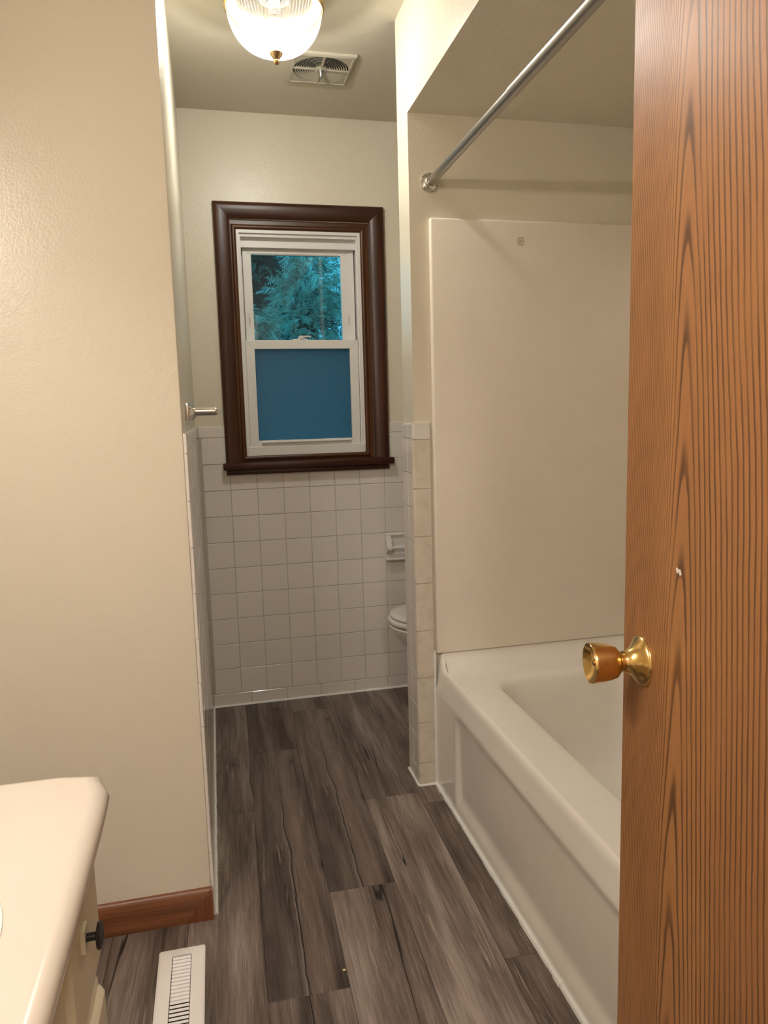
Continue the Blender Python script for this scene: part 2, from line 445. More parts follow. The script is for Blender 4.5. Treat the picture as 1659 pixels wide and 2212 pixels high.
# wing wall between tub and toilet
XWp = XW + TT; YNp = YN + TT; YFp = YF
wall_right_wing = struct(emit('wall_right_wing', B(XWp, XR, YNp, YFp, 0, ZS), 'wall_paint'), 'cream wing wall between tub and toilet, tiled end')
wall_right_bulkhead = struct(emit('wall_right_bulkhead', B(XWp, XR, 0.675, YFp, ZS, ZC), 'wall_paint'), 'cream bulkhead above the bathtub alcove')
wall_right = struct(emit('wall_right', B(XR, XR+T, YD0, W+0.15, 0, ZC), 'wall_paint'), 'cream wall behind tub and toilet')
wall_right_near = struct(emit('wall_right_near', B(XWp, XR, YD1, 0.675, 0, ZC), 'wall_paint'), 'cream wall at the near end of the tub')
# door wall with opening, hallway beyond
DX0, DX1, DZ = -0.27, 0.425, 2.06
wall_front = struct(emit('wall_front', boxes([(-1.1, DX0, YD0, YD1, 0, ZC), (DX1, XR+T, YD0, YD1, 0, ZC), (DX0, DX1, YD0, YD1, DZ, ZC)]), 'wall_paint'), 'cream wall around the doorway')
wall_hall = struct(emit('wall_hall', boxes([(-1.1, -1.0, -1.6, YD0, 0, ZC), (XR, XR+T, -1.6, YD0, 0, ZC), (-1.1, XR+T, -1.7, -1.6, 0, ZC)]), 'hall_paint'), 'hallway walls behind the doorway')

# ---------------------------------------------------------------- wall tiles
def tile_mesh(w_, h_, d=TT, bev=0.0013, top=0.0):
    """lies in xz, front face towards -y at y=0, back at y=d, origin at the lower left"""
    bm = B(0, w_, 0, d, 0, h_)
    if top:
        es = [e for e in bm.edges if all(abs(v.co.y) < 1e-6 and abs(v.co.z-h_) < 1e-6 for v in e.verts)]
        bmesh.ops.bevel(bm, geom=es, offset=top, segments=3, affect='EDGES', profile=0.5)
    es = [e for e in bm.edges if all(abs(v.co.y) < 1e-6 for v in e.verts)]
    bmesh.ops.bevel(bm, geom=es, offset=bev, segments=1, affect='EDGES')
    bmesh.ops.recalc_face_normals(bm, faces=bm.faces)
    me = bpy.data.meshes.new('tile'); bm.to_mesh(me); bm.free(); return me
TM = {}
G2 = 0.0011    # half joint
def tile(wall, face, a, z, w_, h_, mat='tile', top=0.0, name='tile'):
    """face: 'back' (a = x), 'left' (passage wall, a = y of the near edge), 'wing' (a = y near edge), 'front' (a = x)"""
    key = (round(w_, 4), round(h_, 4), mat, top)
    if key not in TM:
        TM[key] = tile_mesh(w_-2*G2, h_-2*G2, top=top); TM[key].materials.append(MAT[mat])
    o = new_obj(name, TM[key], None, wall)
    j = lambda s: random.uniform(-s, s)
    if face == 'back': o.location = (a+G2, W + j(0.0003), z+G2); rz = 0
    elif face == 'front': o.location = (a+G2, YN + j(0.0002), z+G2); rz = 0
    elif face == 'left': o.location = (XL + j(0.0003), a+G2, z+G2); rz = math.pi/2
    else: o.location = (XW + j(0.0002), a+w_-G2, z+G2); rz = -math.pi/2
    q = 0.25 if h_ < 0.06 else 1.0
    o.rotation_euler = (j(0.0022)*q, j(0.0012)*q, rz + j(0.0022)*q)
    return o
ZT = HB + 10*P     # bottom of the cap row
ZTOP = 1.199
def grout(wall, *b): emit('grout', B(*b), 'grout', wall)
# window wall
CX0, CX1 = 0.049, 0.742    # casing outline
grout(wall_back, XL, XR, W+0.0022, YB, 0, 1.0); grout(wall_back, XL, CX0+0.03, W+0.0022, YB, 1.0, ZTOP-0.004); grout(wall_back, CX1-0.03, XR, W+0.0022, YB, 1.0, ZTOP-0.004)
for r in range(10):
    z = HB + r*P
    for c in range(-1, 13):
        x0 = XA + (c-1)*P + (0 if c > -1 else 0)
        x0 = XA + c*P; x1 = x0+P
        x0 = max(x0, XL+0.001); x1 = min(x1, XR)
        if x1-x0 < 0.01: continue
        if z+P > 1.06 and x0 > CX0-0.02 and x1 < CX1+0.02: continue
        if 0.71-0.01 < x0+0.02 < 0.80 and z < 0.69 and z+P > 0.62 and False: continue
        tile(wall_back, 'back', x0, z, x1-x0, P)
x = XL+0.001
tile(wall_back, 'back', XL+0.001, ZT, CX0+0.008-XL, ZTOP-ZT, top=0.005, name='cap_tile')
x = CX1-0.012
while x < XR-0.02:
    tile(wall_back, 'back', x, ZT, min(0.1525, XR-x), ZTOP-ZT, top=0.005, name='cap_tile'); x += 0.1525
xs = [XL+0.001, 0.104]
while xs[-1] < XR-0.16: xs.append(xs[-1]+0.1517)
xs.append(XR)
for a, b in zip(xs, xs[1:]): tile(wall_back, 'back', a, 0.0, b-a, HB, name='base_tile')
# passage wall (left)
grout(wall_left_passage, XLp, XL-0.0022, YL+0.006, W, 0, ZTOP-0.004)
for r in range(10):
    y1 = W - 0.001
    while y1 > YL+0.012:
        y0 = max(y1-P, YL+0.004)
        tile(wall_left_passage, 'left', y0, HB+r*P, y1-y0, P); y1 -= P
y1 = W-0.001
while y1 > YL+0.012:
    y0 = max(y1-0.1525, YL+0.004)
    tile(wall_left_passage, 'left', y0, ZT, y1-y0, ZTOP-ZT, top=0.005, name='cap_tile')
    tile(wall_left_passage, 'left', y0, 0.0, y1-y0, HB, name='base_tile'); y1 -= 0.1525
# wing wall end and its front strip
grout(wall_right_wing, XW+0.0022, XWp, YN+0.0022, YF, 0, ZTOP-0.004); grout(wall_right_wing, XW+0.0022, 0.664, YN+0.0022, YNp, 0, ZTOP-0.004)
for z, h in [(0, HB)] + [(HB+r*P, P) for r in range(10)] + [(ZT, ZTOP-ZT)]:
    cap = z >= ZT
    tile(wall_right_wing, 'wing', YN+0.0085, z, 0.0575, h, top=0.005 if cap else 0, name='cap_tile' if cap else 'tile')
    tile(wall_right_wing, 'wing', YN+0.066, z, YF-YN-0.066, h, top=0.005 if cap else 0, name='cap_tile' if cap else 'tile')
zs = [0, 0.079, 0.219, 0.372, 0.530, 0.687, 0.840, 0.993, 1.148, ZTOP+0.001]
for a, b in zip(zs, zs[1:]):
    # bullnose pieces wrapping the corner
    key = ('bn', round(b-a, 4))
    bm = bmesh.new(); r = 0.007
    prof = [(XW+0.0575, YN), (XW+r, YN)] + [(XW+r-r*math.sin(t), YN+r-r*math.cos(t)) for t in (0.4, 0.8, 1.2)] + [(XW, YN+r), (XW, YN+0.0085), (XWp, YN+0.0085), (XWp, YNp), (XW+0.0575, YNp)]
    prism(bm, prof, 'z', a+G2, b-G2)
    emit('bullnose_tile', bm, 'trim_tile' if a < 1.1 else 'tile', wall_right_wing, smooth=True)

# ---------------------------------------------------------------- caulk lines
def caulk(name, pts, r=0.006):
    bm = bmesh.new()
    for i, (p, q) in enumerate(zip(pts, pts[1:])):
        n = max(2, int((Vector(q)-Vector(p)).length/0.03))
        for k in range(n):
            a = Vector(p).lerp(Vector(q), k/n); b = Vector(p).lerp(Vector(q), (k+1)/n)
            tube(bm, a, b, r*random.uniform(0.82, 1.12), 8, True)
    return struct(emit(name, bm, 'caulk', smooth=True))
caulk('trim_1', [(XL, W-0.001, 0.001), (XR, W-0.001, 0.001)], 0.0065)['label'] = 'white caulk bead below the window wall tiles'
caulk('trim_2', [(XL+0.001, W, 0.001), (XL+0.001, YL+0.004, 0.001)], 0.006)['label'] = 'white caulk bead along the left passage wall'
caulk('trim_3', [(XW-0.001, YF, 0.001), (XW-0.001, YN-0.001, 0.001), (0.664, YN-0.001, 0.001)], 0.005)['label'] = 'white caulk bead around the wing wall foot'
caulk('trim_4', [(0.666, YN-0.004, 0.001), (0.666, 0.70, 0.001)], 0.0085)['label'] = 'white caulk bead along the tub apron'
caulk('trim_5', [(0.6655, YN-0.001, 0.0), (0.6665, YN-0.001, 0.46)], 0.0045)['label'] = 'white caulk bead between tub and wing wall tile'

# ---------------------------------------------------------------- baseboard
bb = [(YL-0.0005, 0.0), (YL-0.013, 0.0), (YL-0.013, 0.055), (YL-0.0115, 0.066), (YL-0.008, 0.076), (YL-0.004, 0.081), (YL-0.0005, 0.082)]
bm = bmesh.new()
A = [bm.verts.new((XV, y, z)) for y, z in bb]
C = [bm.verts.new((XLp + 0.001 - (0.082-z)*0.78, y, z)) for y, z in bb]
for i in range(len(bb)-1): bm.faces.new((A[i], A[i+1], C[i+1], C[i]))
bm.faces.new(A); bm.faces.new(C[::-1])
baseboard = struct(emit('baseboard_left', bm, 'base_wood', smooth=True), 'stained wooden baseboard with a mitred return at its end')
bm = bmesh.new()
A = [bm.verts.new((XLp + 0.0015 - (0.082-z)*0.78, y, z)) for y, z in bb]
C = [bm.verts.new((XLp + 0.003, y, z)) for y, z in bb]
for i in range(len(bb)-1): bm.faces.new((A[i], A[i+1], C[i+1], C[i]))
bm.faces.new(A); bm.faces.new(C[::-1])
emit('mitre_return', bm, 'base_wood_end', baseboard, smooth=True)

# ---------------------------------------------------------------- window
win = bpy.data.objects.new('window_1', None); COL.objects.link(win); win.location = (0.39, W, 1.04)
struct(win, 'white double-hung window in dark wood casing, lower pane frosted')
# casing profile: (distance from inner edge outwards, proud of tile face)
CWD = 0.062
cprof = [(0, -0.003), (0, 0.008), (0.006, 0.0125), (0.016, 0.016), (0.030, 0.0185), (0.044, 0.0195), (0.054, 0.0185), (0.060, 0.014), (CWD, 0.008), (CWD, -0.003)]
IX0, IX1, IZ1 = 0.049+CWD, 0.741-CWD, 2.080-CWD
SILL_T = 1.046
def casing_side(xi, sgn):
    bm = bmesh.new()
    A = [bm.verts.new((xi+sgn*a, W-h, SILL_T)) for a, h in cprof]; C = [bm.verts.new((xi+sgn*a, W-h, IZ1+a)) for a, h in cprof]
    n = len(cprof)
    for i in range(n): bm.faces.new((A[i], A[(i+1)%n], C[(i+1)%n], C[i]))
    bm.faces.new(A); bm.faces.new(C[::-1]); return bm
emit('casing', casing_side(IX0, -1), 'casing_wood_z', win, smooth=True)
emit('casing', casing_side(IX1, 1), 'casing_wood_z', win, smooth=True)
bm = bmesh.new(); n = len(cprof)
A = [bm.verts.new((IX0-a+0.0004, W-h, IZ1+a)) for a, h in cprof]; C = [bm.verts.new((IX1+a-0.0004, W-h, IZ1+a)) for a, h in cprof]
for i in range(n): bm.faces.new((A[i], A[(i+1)%n], C[(i+1)%n], C[i]))
bm.faces.new(A); bm.faces.new(C[::-1])
emit('casing', bm, 'casing_wood_x', win, smooth=True)
# inner stop moulding (rounded), mitred
VX0, VX1, VZ0, VZ1 = 0.136, 0.642, 1.072, 1.979
sprof = [(0, -0.055), (0, -0.012), (0.004, -0.006), (0.010, -0.003), (0.016, -0.004), (0.019, -0.007), (0.030, -0.008), (0.036, -0.008), (0.036, -0.055)]
def stop(side):
    bm = bmesh.new(); n = len(sprof)
    def P3(a, h, e):
        if side == 'l': return (VX0-a, W-h, (VZ0-min(a, 0.026)) if e == 0 else (VZ1+a))
        if side == 'r': return (VX1+a, W-h, (VZ0-min(a, 0.026)) if e == 0 else (VZ1+a))
        if side == 't': return ((VX0-a) if e == 0 else (VX1+a), W-h, VZ1+a)
        return ((VX0-a) if e == 0 else (VX1+a), W-h, VZ0-min(a, 0.026))
    A = [bm.verts.new(P3(a, h, 0)) for a, h in sprof]; C = [bm.verts.new(P3(a, h, 1)) for a, h in sprof]
    for i in range(n): bm.faces.new((A[i], A[(i+1)%n], C[(i+1)%n], C[i]))
    bm.faces.new(A); bm.faces.new(C[::-1]); return bm
for sd, mt in (('l', 'z'), ('r', 'z'), ('t', 'x'), ('b', 'x')):
    emit('stop_moulding', stop(sd), 'stop_wood_'+mt, win, smooth=True)
emit('sill', B(0.036, 0.757, W-0.042, W+0.03, 1.018, SILL_T, bev=0.005), 'sill_wood', win, smooth=True)
emit('sill_apron', B(0.049, 0.738, W-0.018, W+0.003, 0.996, 1.0185, bev=0.003), 'sill_wood', win, smooth=True)
# vinyl main frame, stepped jambs
YV = W + 0.012
fr = bmesh.new()
def frame_ring(bm, x0, x1, z0, z1, wl, wt, wb, y0, y1):
    box(bm, x0, x0+wl, y0, y1, z0, z1); box(bm, x1-wl, x1, y0, y1, z0, z1)
    box(bm, x0+wl, x1-wl, y0, y1, z1-wt, z1); box(bm, x0+wl, x1-wl, y0, y1, z0, z0+wb)
frame_ring(fr, VX0, VX1, VZ0, VZ1, 0.011, 0.012, 0.006, YV, YV+0.09)
frame_ring(fr, VX0+0.011, VX1-0.011, VZ0, VZ1-0.012, 0.006, 0.006, 0.0, YV+0.010, YV+0.09)
box(fr, VX0+0.017, VX1-0.017, YV+0.004, YV+0.014, VZ1-0.026, VZ1-0.020)
box(fr, VX0+0.017, VX1-0.017, YV+0.030, YV+0.05, VZ1-0.06, VZ1-0.018)
box(fr, VX0+0.017, VX1-0.017, YV+0.012, YV+0.034, VZ1-0.066, VZ1-0.059)
box(fr, VX0+0.004, VX1-0.004, YV-0.004, YV+0.03, VZ0-0.002, VZ0+0.036, bev=0.002)
for xa, xb in ((VX0+0.011, 0.1625), (0.616, VX1-0.011)): box(fr, xa, xb, YV+0.0625, YV+0.09, VZ0, VZ1-0.012)
box(fr, VX0+0.011, VX1-0.011, YV+0.0625, YV+0.09, 1.910, VZ1-0.012)
emit('vinyl_frame', fr, 'vinyl', win)
def sash(name, x0, x1, z0, z1, gx0, gx1, gz0, gz1, y0, y1, label):
    o = emit(name, B(x0, gx0, y0, y1, z0, z1, bev=0.0015), 'vinyl', win, label=label)
    bm = bmesh.new()
    box(bm, x0, gx0, y0, y1, z0, z1, bev=0.0012); box(bm, gx1, x1, y0, y1, z0, z1, bev=0.0012)
    box(bm, gx0-0.001, gx1+0.001, y0, y1, gz1, z1, bev=0.0012); box(bm, gx0-0.001, gx1+0.001, y0, y1, z0, gz0, bev=0.0012)
    # mitre score lines
    bmesh.ops.translate(bm, verts=bm.verts, vec=-wloc(win)); bmesh.ops.recalc_face_normals(bm, faces=bm.faces)
    bm.to_mesh(o.data); bm.free()
    for cx, cz, dx, dz in ((x0, z1, gx0-x0, gz1-z1), (x1, z1, gx1-x1, gz1-z1), (x0, z0, gx0-x0, gz0-z0), (x1, z0, gx1-x1, gz0-z0)):
        b2 = bmesh.new(); nx, nz = -dz, dx; l_ = math.hypot(nx, nz); nx, nz = nx/l_*0.0005, nz/l_*0.0005
        q = [(cx+nx, cz+nz), (cx-nx, cz-nz), (cx+dx*0.97-nx, cz+dz*0.97-nz), (cx+dx*0.97+nx, cz+dz*0.97+nz)]
        prism(b2, q, 'y', y0-0.0003, y0+0.001)
        emit('mitre_seam', b2, 'vinyl_shadow', o)
    return o
up = sash('upper_sash', 0.159, 0.6195, 1.52, 1.9145, 0.1935, 0.5645, 1.547, 1.892, YV+0.036, YV+0.062, 'recessed upper sash with clear glass')
lo = sash('lower_sash', 0.1535, 0.6225, 1.100, 1.5445, 0.1885, 0.5865, 1.133, 1.509, YV+0.006, YV+0.034, 'lower sash with frosted glass')
emit('pane', B(0.188, 0.570, YV+0.048, YV+0.051, 1.540, 1.899), 'clear_glass', up, label='clear upper pane')
emit('pane', B(0.183, 0.592, YV+0.020, YV+0.023, 1.127, 1.515), 'frosted_glass', lo, label='frosted lower pane')
# glazing beads and pull rails
emit('glazing_bead', B(0.203, 0.556, YV+0.033, YV+0.040, 1.889, 1.8955, bev=0.001), 'vinyl_shadow', up)
emit('lift_rail', B(0.200, 0.580, YV-0.006, YV+0.010, 1.122, 1.128, bev=0.002), 'vinyl', lo)
# sash lock: base, cam and lever
lk = emit('sash_lock', boxes([(0.347, 0.412, YV+0.008, YV+0.034, 1.5445, 1.5495)], bev=0.0015), 'vinyl', lo)
bm = bmesh.new(); lathe(bm, [(0, 0), (0.016, 0), (0.016, 0.006), (0.012, 0.010), (0, 0.010)], (0.386, YV+0.020, 1.5495), 'z', 16)
box(bm, 0.374, 0.424, YV+0.004, YV+0.013, 1.556, 1.5625, bev=0.002)
emit('lever', bm, 'vinyl', lk, smooth=True)
# night latches on the upper stiles
for xx in (0.176, 0.592):
    o = emit('night_latch', B(xx-0.004, xx+0.004, YV+0.0335, YV+0.037, 1.607, 1.655, bev=0.003), 'vinyl', up)
    bm = bmesh.new()
    for k in range(5): box(bm, xx-0.002, xx+0.002, YV+0.0325, YV+0.034, 1.616+k*0.006, 1.6185+k*0.006)
    emit('grip_rib', bm, 'vinyl_shadow', up)

# ================================================================== DOOR (hinged at the near right, standing open)
DW, DT, DH = 0.66, 0.035, 2.03
ang = math.radians(10.0)
ex, ey = 0.521, 0.850
hx, hy = ex - DW*math.sin(ang), ey - DW*math.cos(ang)
# local x runs from the hinge to the latch edge, local +y is the visible face
bm = B(0, DW, -DT, 0, 0.012, DH, bev=0.0015, seg=1)
me = bpy.data.meshes.new('door'); bmesh.ops.recalc_face_normals(bm, faces=bm.faces); bm.to_mesh(me); bm.free()
door = new_obj('door_1', me, 'door_veneer', None, (hx, hy, 0)); door.rotation_euler.z = math.pi/2 - ang
struct(door, 'open oak-veneer flush door with brass knob')
def dpart(name, bm, mat, smooth=True, label=None, parent=None):
    me = bpy.data.meshes.new(name); bmesh.ops.recalc_face_normals(bm, faces=bm.faces)
    for f in bm.faces: f.smooth = smooth
    bm.to_mesh(me); bm.free(); me.set_sharp_from_angle(angle=math.radians(40))
    o = new_obj(name, me, mat, parent or door)
    if label: o['label'] = label
    return o
KX, KZ = DW-0.060, 0.913
def knob(sgn):
    y0 = 0 if sgn > 0 else -DT
    o = (KX, y0, KZ)
    f = lambda prof: lathe(bmesh.new(), [(r, h*sgn) for r, h in prof], o, 'y', 40)
    dpart('rosette', f([(0, 0), (0.0325, 0), (0.0325, 0.002), (0.030, 0.005), (0.0245, 0.008), (0.0185, 0.013), (0.0145, 0.019), (0.0135, 0.024), (0, 0.024)]), 'brass')
    kb = dpart('knob', f([(0, 0.022), (0.0105, 0.022), (0.0105, 0.028), (0.0135, 0.029), (0.0195, 0.034), (0.0225, 0.042), (0.0245, 0.052), (0.0255, 0.062), (0.0258, 0.066), (0.0250, 0.0675), (0.0235, 0.0665), (0.019, 0.062), (0.010, 0.0585), (0, 0.0575)]), 'brass')
    dpart('lock_button', f([(0, 0.057), (0.0035, 0.057), (0.0035, 0.0615), (0.0025, 0.0625), (0, 0.0625)]), 'antique_brass', parent=kb)
knob(1); knob(-1)
dpart('latch_plate', B(DW-0.0005, DW+0.0012, -0.030, -0.006, KZ-0.028, KZ+0.028, bev=0.0005), 'brass', False)
for hz in (0.20, 1.02, 1.83):
    dpart('hinge', tube(bmesh.new(), (-0.004, 0.004, hz-0.045), (-0.004, 0.004, hz+0.045), 0.006, 12), 'brass')
bm = bmesh.new(); prism(bm, [(0.4985, 1.046), (0.502, 1.044), (0.5055, 1.0475), (0.509, 1.045), (0.5125, 1.0495), (0.510, 1.052), (0.506, 1.0505), (0.502, 1.0515)], 'y', -0.0002, 0.0004)
dpart('paint_nick', bm, 'nick', False, 'small pale nick in the veneer')

# ================================================================== BATHTUB
TX0, TX1, TY0, TY1 = 0.668, XR-0.012, 0.69, YN-0.003
RIM = 0.400
tub = thing('bathtub', 'bone-coloured alcove bathtub with recessed apron panel beside the wing wall', 'bathtub', ((TX0+TX1)/2, (TY0+TY1)/2, 0))
def rise(x, y):
    return 0.052*max(sm((y-(TY1-0.055))/0.055)**1.4, sm(((TY0+0.055)-y)/0.055)**1.4, sm((x-(TX1-0.05))/0.05)**1.4)
bm = bmesh.new()
loops = []
k = 10
def lp(x0, x1, y0, y1, r, z, up=False): return [(px, py, z + (rise(px, py) if up else 0)) for px, py in rrect(x0, x1, y0, y1, r, k, 16)]
ox = TX0 + 0.026
for t in (0, 0.15, 0.3, 0.45, 0.6, 0.8, 0.93):
    a = lambda p, q: p + (q-p)*t
    loops.append(lp(a(ox, 0.797), a(TX1, 1.345), a(TY0, 0.80), a(TY1, 2.085), 0.004 + (0.10-0.004)*t, RIM, True))
ix0, ix1, iy0, iy1 = 0.797, 1.345, 0.80, 2.085
for ins, dz, rr in ((0.004, 0.0005, 0.10), (0.010, 0.003, 0.10), (0.017, 0.010, 0.10), (0.022, 0.022, 0.10), (0.030, 0.06, 0.105), (0.042, 0.14, 0.11), (0.056, 0.22, 0.12), (0.072, 0.28, 0.13), (0.095, 0.315, 0.14), (0.13, 0.328, 0.13), (0.19, 0.332, 0.08)):
    loops.append(lp(ix0+ins, ix1-ins, iy0+ins*1.3, iy1-ins*1.3, max(0.02, min(rr, 0.13)), RIM-dz))
loft(bm, loops, True, False, True)
emit('basin', bm, 'bone_acrylic', tub, smooth='auto')
# apron: swept profile with a recessed panel
bm = bmesh.new()
prof = [(0.0, 0.002*i) for i in range(0)]
zz = [0.0, 0.02, 0.035, 0.045, 0.052, 0.06, 0.07, 0.08, 0.12, 0.2, 0.27, 0.295, 0.308, 0.314, 0.320, 0.326, 0.332, 0.340, 0.352, 0.362, 0.374]
prof = [(0.0, z) for z in zz] + [(0.026*(1-math.cos(a)), 0.374 + 0.026*math.sin(a)) for a in [math.radians(90*i/8) for i in range(1, 9)]]
ys = [TY1 - i*0.006 for i in range(12)] + [TY1-0.072-i*0.0075 for i in range(24)]
y = ys[-1]
while y > TY0+0.03: y -= 0.03; ys.append(y)
ys[-1] = TY0
def panel(y, z):
    cy0, cy1, cz1, r = TY0+0.19, 2.012, 0.324, 0.05
    qy = max(cy0+r-y, y-(cy1-r), 0); qz = max(z-(cz1-r), 0)
    return sm((r - math.hypot(qy, qz) + 0.004)/0.024)*sm((z-0.012)/0.06)
rows = []
for yy in ys:
    row = []
    for dx, z in prof:
        x = TX0 + 0.012*sm((z-0.315)/0.075) + dx*0.55 + (0.008+0.008*(1-min(z, 0.32)/0.32))*panel(yy, z)
        lift = rise(TX0+0.03, yy)
        q = sm((z-0.33)/0.07)
        row.append(bm.verts.new((x, yy, z + lift*q)))
    rows.append(row)
for A, C in zip(rows, rows[1:]):
    for i in range(len(A)-1): bm.faces.new((A[i], A[i+1], C[i+1], C[i]))
emit('apron', bm, 'bone_acrylic', tub, smooth='auto')
emit('drain', L([(0, 0.004), (0.022, 0.004), (0.026, 0.0), (0.026, -0.004)], (1.07, 1.0, RIM-0.330), 'z', 24), 'chrome', tub, smooth=True)

# tub surround panels
sur = thing('tub_surround', 'beige wall panels lining the bathtub alcove, stain below top edge', 'wall panel', (1.05, 2.19, 0.455))
SZ0, SZ1 = 0.4528, 1.812
emit('end_panel', B(0.671, XR-0.001, YN-0.014, YN+0.006, SZ0, SZ1, bev=0.007, seg=3), 'surround_panel', sur, smooth=True)
emit('end_panel', B(0.671, XR-0.001, 0.676, 0.692, SZ0, SZ1, bev=0.007, seg=3), 'surround_panel', sur, smooth=True)
emit('back_panel', B(XR-0.014, XR-0.001, 0.692, YN-0.014, SZ0, SZ1, bev=0.004, seg=2), 'surround_panel', sur, smooth=True)
# ghost of a removed adhesive hook
bm = bmesh.new()
o1 = rrect(0.953, 0.974, 1.737, 1.762, 0.006, 4); o2 = rrect(0.9565, 0.9705, 1.741, 1.758, 0.004, 4)
yh = YN-0.0142
A = [bm.verts.new((x, yh-0.0006, z)) for x, z in o1]; C = [bm.verts.new((x, yh-0.0006, z)) for x, z in o2]; D = [bm.verts.new((x, yh+0.001, z)) for x, z in o1]
for i in range(len(o1)):
    j = (i+1) % len(o1); bm.faces.new((A[i], A[j], C[j], C[i])); bm.faces.new((A[i], D[i], D[j], A[j]))
prism(bm, [(0.960, 1.744), (0.966, 1.744), (0.968, 1.752), (0.963, 1.756), (0.959, 1.751)], 'y', yh-0.0005, yh+0.001)
emit('hook_residue', bm, 'adhesive', sur, label='adhesive outline left by a removed hook')

# ================================================================== SHOWER ROD
R0 = Vector((0.678, YN+TT, 1.915)); R1 = Vector((0.6975, 0.675, 1.947))
rod = thing('shower_rod', 'steel shower curtain rod running along the bathtub alcove', 'curtain rod', tuple((R0+R1)/2))
dirv = (R1-R0).normalized()
mid = R0 + dirv*0.62
bm = bmesh.new(); tube(bm, R0+dirv*0.012, mid, 0.0127, 28); emit('rod_tube', bm, 'rod_steel', rod, smooth='auto')
bm = bmesh.new(); tube(bm, mid-dirv*0.01, R1-dirv*0.008, 0.0142, 28); emit('rod_tube', bm, 'rod_steel', rod, smooth='auto', label='wider outer tube')
for base, s in ((R0, -1), (R1, 1)):
    fl = emit('flange', L([(0, 0), (0.0295, 0), (0.0295, 0.0025*s), (0.028, 0.0045*s), (0.019, 0.006*s), (0.0165, 0.008*s), (0.0165, 0.019*s), (0.0150, 0.021*s), (0, 0.021*s)], tuple(base), 'y', 40), 'chrome', rod, smooth='auto')
    for a in (100, 220, 340):
        c = base + Vector((math.cos(math.radians(a))*0.0225, 0.0045*s, math.sin(math.radians(a))*0.0225))
        emit('screw', L([(0, 0.0022*s), (0.002, 0.0020*s), (0.0034, 0.0006*s), (0.0034, -0.001*s)], tuple(c), 'y', 12), 'vent_hub', fl, smooth=True)

# ================================================================== CEILING LIGHT
LX, LY = 0.233, 2.20
lamp = thing('ceiling_light', 'ribbed glass ceiling light with brass pan and finial', 'ceiling light', (LX, LY, ZC))
emit('pan', L([(0, ZC-0.0005), (0.100, ZC-0.0005), (0.108, ZC-0.010), (0.118, ZC-0.030), (0.132, ZC-0.050), (0.1385, ZC-0.060), (0.1385, ZC-0.070), (0.134, ZC-0.073), (0.128, ZC-0.066), (0.120, ZC-0.05), (0, ZC-0.045)], (LX, LY, 0), 'z', 72), 'brass', lamp, smooth='auto')
gz = ZC - 0.066; gh = 0.118
nr = 84
bm = bmesh.new()
prof = []
for i in range(27):
    t = i/26
    a = math.radians(90*t)
    r = 0.1305*(math.cos(a)**0.78 if t < 1 else 0); z = gz - gh*math.sin(a)**1.05
    prof.append((max(r, 0.004), z))
prof = [(0.126, gz+0.008)] + prof
rings = []
N = nr*6
for idx, (r, z) in enumerate(prof):
    amp = 0.0026 * (1 if idx > 1 else 0.2) * min(1, r/0.05)
    rings.append([(LX + (r + amp*(0.5+0.5*math.cos(nr*2*math.pi*i/N)))*math.cos(2*math.pi*i/N), LY + (r + amp*(0.5+0.5*math.cos(nr*2*math.pi*i/N)))*math.sin(2*math.pi*i/N), z) for i in range(N)])
loft(bm, rings)
emit('globe', bm, 'ribbed_glass', lamp, smooth=True)
emit('finial', L([(0.003, gz-gh+0.010), (0.0175, gz-gh+0.003), (0.0185, gz-gh), (0.0165, gz-gh-0.004), (0.0095, gz-gh-0.013), (0.0065, gz-gh-0.016), (0.0085, gz-gh-0.018), (0.0090, gz-gh-0.022), (0.0065, gz-gh-0.027), (0.003, gz-gh-0.029), (0, gz-gh-0.0295)], (LX, LY, 0), 'z', 32), 'antique_brass', lamp, smooth='auto')
emit('stem', tube(bmesh.new(), (LX, LY, gz-gh+0.004), (LX, LY, ZC-0.135), 0.0025, 10), 'antique_brass', lamp, smooth='auto')
emit('pan_tone_liner', L([(0.1288, ZC-0.0685), (0.1255, ZC-0.064), (0.118, ZC-0.053), (0.100, ZC-0.0475), (0.02, ZC-0.0465)], (LX, LY, 0), 'z', 48), 'dark_liner', lamp, smooth=True, label='grey lining added to tone the pan behind the glass')  # liner added to set how bright the pan looks through the glass
bz = ZC-0.105
lo_ = [(0, bz-0.032)] + [(0.030*math.sin(math.radians(q)), bz-0.002-0.030*math.cos(math.radians(q))) for q in range(15, 91, 15)]
up_ = [(0.0305, bz-0.004), (0.0305, bz-0.001)] + [(0.0305*math.sin(math.radians(q)), bz-0.002-0.0305*math.cos(math.radians(q))) for q in range(105, 151, 15)] + [(0.013, bz+0.034), (0, bz+0.034)]
emit('bulb', L(lo_, (LX, LY, 0), 'z', 24), 'ceiling_bulb', lamp, smooth=True)
emit('light_shield_cup', L(up_, (LX, LY, 0), 'z', 24), 'chrome', lamp, smooth=True)  # added cup, keeps direct bulb light off the ceiling and upper bulkhead
emit('socket', L([(0, bz+0.062), (0.017, bz+0.062), (0.017, bz+0.032), (0, bz+0.032)], (LX, LY, 0), 'z', 20), 'vinyl', lamp, smooth='auto')

